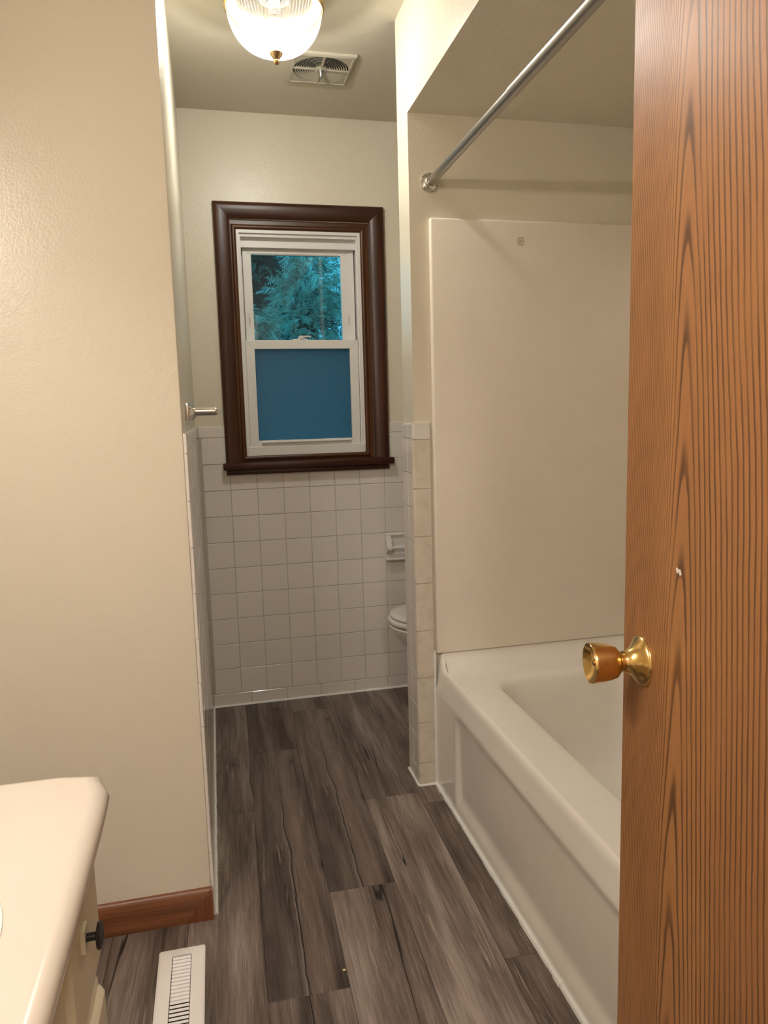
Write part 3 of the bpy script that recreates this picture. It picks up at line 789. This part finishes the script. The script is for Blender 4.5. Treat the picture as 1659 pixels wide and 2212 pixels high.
# ================================================================== VANITY LIGHT (out of frame, left wall)
VLY, VLZ = 0.505, 1.94
vl = thing('vanity_light', 'four-globe vanity light bar on the wall above the sink', 'wall light', (XV, VLY, VLZ))
emit('backplate', B(XV+0.0005, XV+0.028, VLY-0.30, VLY+0.30, VLZ-0.05, VLZ+0.05, bev=0.004), 'chrome', vl, smooth=True)
for i in range(4):
    yy = VLY - 0.2175 + i*0.145
    emit('socket', L([(0, 0.026), (0.020, 0.028), (0.020, 0.040), (0, 0.040)], (XV, yy, VLZ), 'x', 20), 'chrome', vl, smooth='auto')
    c = 0.040
    # globe bulbs: the lower half glows, an added mirrored cap cuts upward light
    bx_, rb = XV+c+0.030, 0.036
    lathe_lo = [(0, VLZ-rb)] + [(rb*math.sin(math.radians(q)), VLZ-rb*math.cos(math.radians(q))) for q in range(15, 91, 15)]
    lathe_up = [(rb*math.sin(math.radians(q)), VLZ-rb*math.cos(math.radians(q))) for q in range(90, 166, 15)] + [(0, VLZ+rb)]
    bl = emit('bulb', L(lathe_lo, (bx_, yy, 0), 'z', 24), 'vanity_bulb', vl, smooth=True)
    emit('light_shield_cap', L(lathe_up, (bx_, yy, 0), 'z', 24), 'chrome', bl, smooth=True)

# ================================================================== HALLWAY FILL (unseen dome added behind the doorway to brighten low areas)
HX, HY = 0.18, -0.78
hall = thing('hall_fill_light', 'unseen white dome added in the hallway as fill light', 'ceiling light', (HX, HY, ZC))
emit('base_ring', L([(0, ZC-0.0005), (0.175, ZC-0.0005), (0.178, ZC-0.012), (0.170, ZC-0.018), (0, ZC-0.018)], (HX, HY, 0), 'z', 40), 'brass', hall, smooth='auto')
emit('dome', L([(0.168, ZC-0.018), (0.165, ZC-0.035), (0.145, ZC-0.062), (0.105, ZC-0.085), (0.055, ZC-0.097), (0, ZC-0.100)], (HX, HY, 0), 'z', 40), 'hall_fill_dome', hall, smooth=True)

# ================================================================== EXHAUST VENT
vx, vy, hs = 0.434, 2.670, 0.108
vent = thing('exhaust_vent', 'square ceiling exhaust grille with concentric rings and pointed hub', 'vent', (vx, vy, ZC))
# frame plate with a round opening
bm = bmesh.new(); ro = 0.0955; nseg = 64
def sq(a, h):
    c, s = math.cos(a), math.sin(a); m = max(abs(c), abs(s)); return (vx + h*c/m, vy + h*s/m)
lev = [(hs, ZC-0.0005), (hs, ZC-0.008), (hs-0.007, ZC-0.0125), (hs-0.012, ZC-0.0125), (hs-0.0135, ZC-0.0105)]
loops = [[(*sq(math.pi/4 + 2*math.pi*i/nseg, h), z) for i in range(nseg)] for h, z in lev]
loops.append([(vx + ro*math.cos(math.pi/4+2*math.pi*i/nseg), vy + ro*math.sin(math.pi/4+2*math.pi*i/nseg), ZC-0.0105) for i in range(nseg)])
loops.append([(vx + ro*math.cos(math.pi/4+2*math.pi*i/nseg), vy + ro*math.sin(math.pi/4+2*math.pi*i/nseg), ZC-0.003) for i in range(nseg)])
loft(bm, loops); emit('frame', bm, 'vent_plastic', vent, smooth='auto')
emit('fan_shade_disc', L([(0, ZC-0.0012), (ro+0.001, ZC-0.0012), (ro+0.001, ZC-0.0004), (0, ZC-0.0004)], (vx, vy, 0), 'z', 48), 'dark_void', vent)  # black disc stands in for the shade behind the rings
for k in range(9):
    r = 0.0225 + k*0.0079
    emit('louver_ring', L([(r, ZC-0.0068), (r+0.0044, ZC-0.0092), (r+0.0044, ZC-0.0098), (r, ZC-0.0074), (r, ZC-0.0068)], (vx, vy, 0), 'z', 56), 'vent_plastic', vent, smooth='auto')
for a in range(4):
    bm = B(0.018, ro+0.001, -0.0035, 0.0035, -0.0115, -0.004)
    bmesh.ops.rotate(bm, verts=bm.verts, cent=(0,0,0), matrix=Matrix.Rotation(math.pi/2*a, 3, 'Z')); bmesh.ops.translate(bm, verts=bm.verts, vec=(vx, vy, ZC))
    emit('spoke', bm, 'vent_plastic', vent)
emit('hub', L([(0, ZC-0.002), (0.021, ZC-0.002), (0.021, ZC-0.011), (0.015, ZC-0.013), (0, ZC-0.013)], (vx, vy, 0), 'z', 32), 'vent_plastic', vent, smooth='auto')
emit('spinner', L([(0.012, ZC-0.012), (0.010, ZC-0.017), (0.0075, ZC-0.020), (0.0070, ZC-0.026), (0.004, ZC-0.034), (0, ZC-0.040)], (vx, vy, 0), 'z', 24), 'vent_hub', vent, smooth='auto', label='grey pointed hub')

# ================================================================== TOWEL BAR (seen end-on)
tz = 1.2495; ty0 = 2.0
tb = thing('towel_bar', 'chrome towel bar on the left passage wall', 'towel bar', (XLp, ty0+0.23, tz))
for yy in (ty0, ty0+0.46):
    bm = bmesh.new(); box(bm, XLp, XLp+0.0105, yy-0.021, yy+0.021, tz-0.024, tz+0.024, bev=0.003)
    pl = emit('flange', bm, 'chrome', tb, smooth=True)
    bm = bmesh.new(); x0 = XLp+0.0105
    lathe(bm, [(0.0205, 0), (0.0175, 0.004), (0.0130, 0.008), (0.0105, 0.011), (0.0103, 0.016), (0.0103, 0.066), (0.0095, 0.071), (0.0070, 0.0745), (0.0035, 0.076), (0, 0.0763)], (x0, yy, tz), 'x', 32)
    emit('post', bm, 'chrome', tb, smooth='auto')
emit('bar', tube(bmesh.new(), (XLp+0.064, ty0, tz), (XLp+0.064, ty0+0.46, tz), 0.0065, 20), 'chrome', tb, smooth='auto')

# ================================================================== TOILET PAPER HOLDER
px0, px1, pz0, pz1 = 0.710, 0.862, 0.590, 0.713
tp = thing('paper_holder', 'white ceramic toilet paper holder on the tiled window wall', 'paper holder', ((px0+px1)/2, W, pz0))
fy = W-0.0005
bm = bmesh.new()
box(bm, px0, px1, fy-0.012, fy, pz0, pz1, bev=0.004, seg=3); emit('plate', bm, 'toilet_white', tp, smooth='auto')
for xa, xb in ((px0+0.003, px0+0.026), (px1-0.026, px1-0.003)):
    side = [(fy-0.008, pz1-0.002), (fy-0.020, pz1-0.010), (fy-0.026, pz1-0.028), (fy-0.036, pz1-0.042), (fy-0.047, pz1-0.050), (fy-0.053, pz1-0.060), (fy-0.051, pz1-0.071), (fy-0.042, pz1-0.078), (fy-0.028, pz1-0.083), (fy-0.018, pz1-0.094), (fy-0.008, pz1-0.104)]
    bm = bmesh.new(); prism(bm, side, 'x', xa, xb)
    bmesh.ops.bevel(bm, geom=[e for e in bm.edges if abs(e.verts[0].co.x-e.verts[1].co.x) < 1e-6], offset=0.003, segments=2, affect='EDGES')
    emit('bracket', bm, 'toilet_white', tp, smooth='auto')
emit('hood', prism(bmesh.new(), [(fy-0.008, pz1-0.002), (fy-0.020, pz1-0.004), (fy-0.021, pz1-0.010), (fy-0.015, pz1-0.016), (fy-0.008, pz1-0.024)], 'x', px0+0.003, px1-0.003), 'toilet_white', tp)
emit('ledge', prism(bmesh.new(), [(fy-0.008, pz0+0.004), (fy-0.030, pz0+0.003), (fy-0.032, pz0+0.008), (fy-0.010, pz0+0.034)], 'x', px0+0.004, px1-0.004), 'toilet_white', tp)
bm = bmesh.new(); tube(bm, (px0+0.025, fy-0.042, pz1-0.062), (px1-0.021, fy-0.042, pz1-0.062), 0.0085, 20); tube(bm, (px0+0.036, fy-0.042, pz1-0.062), (px1-0.021, fy-0.042, pz1-0.062), 0.0098, 20)
emit('roller', bm, 'vinyl', tp, smooth='auto')

# ================================================================== TOILET (faces the passage)
tx, tyc = 0.645, 2.765
toi = thing('toilet', 'white toilet with closed lid half hidden behind the wing wall', 'toilet', (tx+0.35, tyc, 0))
def oval(x0, ln, hw, z, n=40):
    """pointed-round bowl outline, nose at x0, squared off towards +x"""
    pts = []
    for i in range(n):
        a = 2*math.pi*i/n; c, s = math.cos(a), math.sin(a)
        cx = x0 + ln*0.52
        rx = ln*0.52 if c < 0 else ln*0.48
        e = 0.92 if c < 0 else 0.62
        pts.append((cx + rx*math.copysign(abs(c)**e, c), tyc + hw*math.copysign(abs(s)**0.9, s), z))
    return pts
bm = bmesh.new()
loft(bm, [oval(tx+0.20, 0.36, 0.115, 0.0), oval(tx+0.205, 0.35, 0.108, 0.03), oval(tx+0.20, 0.35, 0.105, 0.10), oval(tx+0.165, 0.37, 0.112, 0.18), oval(tx+0.115, 0.40, 0.130, 0.235), oval(tx+0.058, 0.44, 0.155, 0.295), oval(tx+0.026, 0.465, 0.172, 0.34), oval(tx+0.008, 0.48, 0.181, 0.372), oval(tx+0.003, 0.485, 0.184, 0.387), oval(tx+0.006, 0.48, 0.182, 0.392), oval(tx+0.02, 0.45, 0.165, 0.393)], True, True, True)
emit('bowl', bm, 'toilet_white', toi, smooth='auto')
def slab(ins, z0, z1, r):
    lps = []
    for dz, i in ((0, r), (r*0.4, r*0.3), (r, 0)): lps.append(oval(tx+ins+i, 0.475-2*ins-2*i, 0.183-ins-i, z0+dz))
    for dz, i in ((r, 0), (r*0.4, r*0.3), (0, r), (-0.003, 0.03), (-0.0045, 0.09)): lps.append(oval(tx+ins+i, 0.475-2*ins-2*i, 0.183-ins-i, z1-dz if dz >= 0 else z1-dz))
    return loft(bmesh.new(), lps, True, True, True)
emit('seat', slab(0.002, 0.397, 0.417, 0.006), 'seat_white', toi, smooth='auto')
emit('lid', slab(0.010, 0.4205, 0.4345, 0.006), 'seat_white', toi, smooth='auto')
for q in (-0.07, 0.07): emit('seat_hinge', B(tx+0.465, tx+0.49, tyc+q-0.02, tyc+q+0.02, 0.393, 0.43, bev=0.004), 'seat_white', toi)
emit('pedestal_back', B(tx+0.44, tx+0.70, tyc-0.10, tyc+0.10, 0.0, 0.392, bev=0.03, seg=3), 'toilet_white', toi, smooth='auto')
tk = emit('tank', B(tx+0.54, tx+0.735, tyc-0.215, tyc+0.215, 0.385, 0.745, bev=0.022, seg=3), 'toilet_white', toi, smooth='auto')
emit('tank_lid', B(tx+0.53, tx+0.742, tyc-0.225, tyc+0.225, 0.745, 0.775, bev=0.009, seg=3), 'toilet_white', toi, smooth='auto')
emit('flush_lever', boxes([(tx+0.515, tx+0.54, tyc-0.185, tyc-0.165, 0.68, 0.70), (tx+0.512, tx+0.522, tyc-0.185, tyc-0.10, 0.684, 0.697)], bev=0.003), 'chrome', tk)

# ================================================================== VANITY
VF = -0.170     # face of drawer fronts
vy0, vy1 = 0.33, 0.912
van = thing('vanity_cabinet', 'cream painted vanity cabinet under the sink counter', 'cabinet', ((XV+VF)/2, (vy0+vy1)/2, 0))
bm = boxes([(XV+0.001, VF-0.019, vy0, vy0+0.016, 0.09, 0.766), (XV+0.001, VF-0.019, vy1-0.016, vy1, 0.09, 0.766), (XV+0.001, VF-0.019, vy0+0.016, vy1-0.016, 0.09, 0.106),
            (VF-0.036, VF-0.019, vy0+0.016, vy1-0.016, 0.106, 0.60), (VF-0.036, VF-0.019, vy0+0.016, vy1-0.016, 0.60, 0.766), (XV+0.001, VF-0.07, vy0+0.01, vy1-0.01, 0.0, 0.09)])
emit('body', bm, 'cabinet_paint', van)
def front(name, y0, y1, z0, z1, label=None):
    """lipped, ogee-edged front"""
    bm = bmesh.new(); xb = VF-0.019
    st = [(0, 0.0, 0), (0, 0.007, 0), (0.0035, 0.0095, 0), (0.0075, 0.0105, 0), (0.010, 0.0150, 0), (0.0135, 0.0185, 0), (0.018, 0.019, 0)]
    lps = [[(xb+h, y0+i, z0+i), (xb+h, y1-i, z0+i), (xb+h, y1-i, z1-i), (xb+h, y0+i, z1-i)] for i, h, _ in st]
    loft(bm, lps, True, True, True)
    return emit(name, bm, 'cabinet_paint', van, label=label)
def pull(parent, y, z):
    bm = bmesh.new(); box(bm, VF-0.001, VF+0.0045, y-0.010, y+0.010, z-0.014, z+0.014, bev=0.001, seg=1)
    kn = emit('knob_backplate', bm, 'cabinet_paint', parent)
    k2 = emit('knob', L([(0.0045, -0.001), (0.0045, 0.012), (0.007, 0.0130), (0.0138, 0.0142), (0.0146, 0.0155), (0.0146, 0.0170), (0.0130, 0.0185), (0.007, 0.0200), (0, 0.0205)], (VF+0.002, y, z), 'x', 28), 'black_iron', parent, smooth='auto', label='black round knob')
d1 = front('drawer', 0.722, 0.905, 0.565, 0.755); pull(d1, 0.792, 0.668)
d2 = front('drawer', 0.722, 0.905, 0.335, 0.535); pull(d2, 0.792, 0.435)
d3 = front('drawer', 0.722, 0.905, 0.105, 0.310); pull(d3, 0.792, 0.21)
front('false_front', 0.345, 0.700, 0.565, 0.755)
for a, b in ((0.345, 0.518), (0.527, 0.700)):
    dd = front('cabinet_door', a, b, 0.105, 0.535); pull(dd, b-0.025 if a < 0.4 else a+0.025, 0.48)
# counter with rounded edges, oval basin cut by construction
CZ = 0.800
cx0, cx1, cy0, cy1 = XV+0.001, -0.143, 0.315, 0.926
bcx, bcy, bax, bay = -0.400, 0.615, 0.200, 0.165
ctr = thing('countertop', 'cream counter with rounded edge over the vanity cabinet', 'countertop', ((cx0+cx1)/2, (cy0+cy1)/2, 0.766))
N = 64
def rect_pt(i, ins, z):
    # rounded rectangle sampled by angle
    a = 2*math.pi*i/N
    hx_, hy_ = (cx1-cx0)/2-ins, (cy1-cy0)/2-ins
    c, s = math.cos(a), math.sin(a); p = 16
    rr = (abs(c/hx_)**p + abs(s/hy_)**p)**(-1/p)
    return ((cx0+cx1)/2 + rr*c, (cy0+cy1)/2 + rr*s, z)
loops = [[rect_pt(i, 0.03, 0.7665) for i in range(N)], [rect_pt(i, 0.004, 0.7665) for i in range(N)]]
for a in (0, 20, 40, 60, 80, 90): loops.append([rect_pt(i, 0.003+0.016*(1-math.cos(math.radians(a)))-0.003*math.cos(math.radians(a)), CZ-0.016+0.016*math.sin(math.radians(a))) for i in range(N)])
def ell(i, k_, z): a = 2*math.pi*i/N; return (bcx+bax*k_*math.cos(a), bcy+bay*k_*math.sin(a), z)
for t in (0.25, 0.5, 0.75):
    q = [rect_pt(i, 0.02, CZ) for i in range(N)]; e = [ell(i, 1.0, CZ) for i in range(N)]
    loops.append([tuple(q[i][j]*(1-t)+e[i][j]*t for j in range(3)) for i in range(N)])
loops.append([ell(i, 1.0, CZ) for i in range(N)]); loops.append([ell(i, 0.99, CZ-0.02) for i in range(N)])
emit('slab', loft(bmesh.new(), loops), 'cultured_marble', ctr, smooth='auto')
snk = emit('sink_basin', loft(bmesh.new(), [[ell(i, k_, CZ+dz) for i in range(N)] for k_, dz in ((1.012, 0.0003), (1.010, 0.0016), (1.0, 0.0022), (0.985, 0.0), (0.965, -0.008), (0.935, -0.03), (0.86, -0.065), (0.72, -0.105), (0.45, -0.128), (0.12, -0.133))], True, False, True), 'porcelain', None, smooth='auto')
tag(snk, 'white oval sink basin set into the cream counter', 'sink')

# ================================================================== FLOOR REGISTER
rx0, rx1, ry1, ry0 = -0.187, -0.083, 1.634, 1.318
reg = thing('floor_register', 'white metal floor register with louvers set in the plank floor', 'register', ((rx0+rx1)/2, (ry0+ry1)/2, 0))
sx0, sx1, sy0, sy1 = -0.1565, -0.1135, ry0+0.027, ry1-0.026
def rl(x0, x1, y0, y1, r, z): return [(px, py, z) for px, py in rrect(x0, x1, y0, y1, r, 6)]
loops = [rl(rx0, rx1, ry0, ry1, 0.006, 0.0002), rl(rx0, rx1, ry0, ry1, 0.006, 0.0015), rl(rx0+0.004, rx1-0.004, ry0+0.004, ry1-0.004, 0.005, 0.0042), rl(rx0+0.0055, rx1-0.0055, ry0+0.0055, ry1-0.0055, 0.004, 0.0046), rl(sx0, sx1, sy0, sy1, 0.0006, 0.0050), rl(sx0, sx1, sy0, sy1, 0.0006, 0.0004)]
emit('face_plate', loft(bmesh.new(), loops), 'register_white', reg, smooth='auto')
emit('duct_shade_plate', B(sx0-0.002, sx1+0.002, sy0-0.002, sy1+0.002, 0.0002, 0.0006), 'dark_void', reg)  # black plate stands in for the shade down in the duct
emit('damper', B(sx0+0.0016, sx1-0.0016, sy1-0.136, sy1-0.005, 0.0007, 0.0014), 'louver_grey', reg, label='closed grey damper below the far louvers')
ns = 24
for k in range(ns):
    yy = sy1 - 0.007 - k*(sy1-sy0-0.010)/(ns-1)
    bm = B(sx0+0.0014, sx1-0.0014, -0.0024, 0.0024, -0.0004, 0.0004)
    bmesh.ops.rotate(bm, verts=bm.verts, cent=(0,0,0), matrix=Matrix.Rotation(math.radians(50), 3, 'X'))
    bmesh.ops.translate(bm, verts=bm.verts, vec=(0, yy, 0.0028))
    emit('louver', bm, 'register_white', reg)

# crumb on the floor
bm = bmesh.new(); bmesh.ops.create_icosphere(bm, subdivisions=2, radius=0.004)
for v in bm.verts: v.co = Vector((v.co.x*1.0+random.uniform(-.0012,.0012), v.co.y*0.7+random.uniform(-.0012,.0012), v.co.z*0.45+random.uniform(-.0005,.0005)))
bmesh.ops.translate(bm, verts=bm.verts, vec=(0.220, 1.468, 0.0024))
tag(emit('crumb', bm, 'crumb'), 'tiny yellowish crumb on the plank floor', 'crumb')

# ================================================================== OUTSIDE
struct(emit('ground', B(-9, 10, YB+0.16, 16, -0.9, -0.8), 'soil'), 'garden ground outside the window')
def frond(rg):
    """feathery conifer spray, stem along +y and drooping; list of triangle corners"""
    tri = []
    bend = rg.uniform(0.1, 0.5); side = rg.uniform(-0.25, 0.25)
    def stem(t): return Vector((side*t*t, t, -bend*t*t))
    def leaf(p, a, l_, w_, e=0.0):
        d = Vector((math.sin(a), math.cos(a), -0.25*abs(math.sin(a))+e)); q = Vector((math.cos(a), -math.sin(a), 0))*w_
        tri.extend((p-q, p+q, p+d*l_))
    nb = 8
    for i in range(nb):
        t = (i+rg.uniform(0, 0.6))/nb
        for sd in (-1, 1):
            bl = (0.36*(1-t)+0.10)*rg.uniform(0.7, 1.2); a = sd*rg.uniform(0.45, 0.85); e = rg.uniform(-0.3, 0.15)
            p = stem(t); leaf(p, a, bl, 0.020, e)
            d = Vector((math.sin(a), math.cos(a), -0.25*abs(math.sin(a))+e))
            for j in range(1, 4):
                q = p + d*bl*j/4
                leaf(q, a - sd*rg.uniform(0.3, 0.6), bl*0.34*rg.uniform(0.7, 1.1), 0.020, e)
                if j < 3: leaf(q, a + sd*rg.uniform(0.3, 0.5), bl*0.26*rg.uniform(0.7, 1.1), 0.018, e)
    for i in range(5): leaf(stem(i/5), math.atan2(side*2*i/5*0.5, 1), 0.24, 0.012, -bend*2*i/5)
    leaf(stem(1.0), 0, 0.14, 0.012, -bend)
    return tri
_rg = random.Random(11)
FRS = [frond(_rg) for _ in range(6)]
def foliage_mesh(name, places, mat):
    vs = []
    for pos, R, s in places:
        for p in FRS[int(s*9973) % 6]:
            q = R @ (p*s); vs.append((q.x+pos[0], q.y+pos[1], q.z+pos[2]))
    fs = [(i, i+1, i+2) for i in range(0, len(vs), 3)]
    me = bpy.data.meshes.new(name); me.from_pydata(vs, [], fs); me.materials.append(MAT[mat]); return me
rnd = random.Random(3)
def conifer(name, label, cx, cy, z0, z1, rad, n, size, mat, shape, core=0.78):
    t = thing(name, label, 'tree', (cx, cy, -0.8), 'conifers outside the window')
    bm = bmesh.new(); lathe(bm, [(0.09, 0), (0.06, (z1+0.8)*0.5), (0.01, z1+0.7)], (cx, cy, -0.8), 'z', 10); emit('trunk', bm, 'bark', t, smooth=True)
    # dark core added to block daylight through the crown and darken its inside
    prof = [(0.02, z0)] + [(rad*core*shape(k/14)*rnd.uniform(0.8, 1.1), z0+(z1-z0)*k/14*0.95) for k in range(1, 14)] + [(0, z1-0.15)]
    emit('dark_core', lathe(bmesh.new(), prof, (cx, cy, 0), 'z', 22, lambda q: 0.12*math.sin(5*q)+0.10*math.sin(9*q+1)), 'bark', t, smooth=True)
    pl = []; base = Vector((cx, cy, -0.8))
    while len(pl) < n:
        # a branch end carrying a fan of sprays
        h = rnd.random(); z = z0+(z1-z0)*h
        if z < 1.2 and rnd.random() < 0.75: continue
        r = rad*shape(h)*(0.55+0.42*rnd.random())
        a = rnd.uniform(math.pi, 2*math.pi) if rnd.random() < 0.85 else rnd.uniform(0, math.pi)
        c = Vector((cx+r*math.cos(a), cy+r*math.sin(a), z)); dr0 = rnd.uniform(-0.7, 0.5); s0 = size*rnd.uniform(0.8, 1.2)
        for _ in range(rnd.randint(9, 16)):
            pos = c + Vector((rnd.gauss(0, 0.5), rnd.gauss(0, 0.4), rnd.gauss(0, 0.35)))*s0
            R = Matrix.Rotation(a - math.pi/2 + rnd.uniform(-1.0, 1.0), 3, 'Z') @ Matrix.Rotation(dr0 + rnd.uniform(-0.5, 0.5), 3, 'X') @ Matrix.Rotation(rnd.uniform(-0.9, 0.9), 3, 'Y')
            pl.append((pos-base, R, s0*rnd.uniform(0.6, 1.2)))
    o = new_obj('foliage', foliage_mesh('foliage', pl, mat), None, t); return t
bulge = lambda h: math.sqrt(max(0.0, 1-(2*h-1)**2))*0.55+0.45*(1-h) if h < 0.98 else 0.1
dome = lambda h: math.sqrt(max(0.02, 1-h*h))
conifer('conifer', 'tall dark conifer behind most of the upper pane', 0.50, 7.0, -0.5, 4.6, 0.88, 3200, 0.19, 'needles_deep', bulge, 0.80)
conifer('conifer', 'tall dark conifer at the right side of the upper pane', 2.26, 7.0, -0.5, 4.8, 0.85, 2000, 0.19, 'needles_deep', bulge, 0.80)
conifer('conifer', 'mid-height paler conifer in the middle of the upper pane', 0.74, 5.6, -0.4, 2.42, 0.42, 1500, 0.14, 'needles_pale', bulge, 0.35)
conifer('cedar_shrub', 'low feathery blue-green shrub along the bottom left of the upper pane', 0.27, 4.42, -0.7, 1.82, 0.37, 2400, 0.085, 'needles_pale', dome, 0.8)
conifer('cedar_shrub', 'low feathery shrub at the bottom right corner of the upper pane', 1.06, 4.75, -0.7, 1.78, 0.31, 1500, 0.085, 'needles_pale', dome, 0.8)
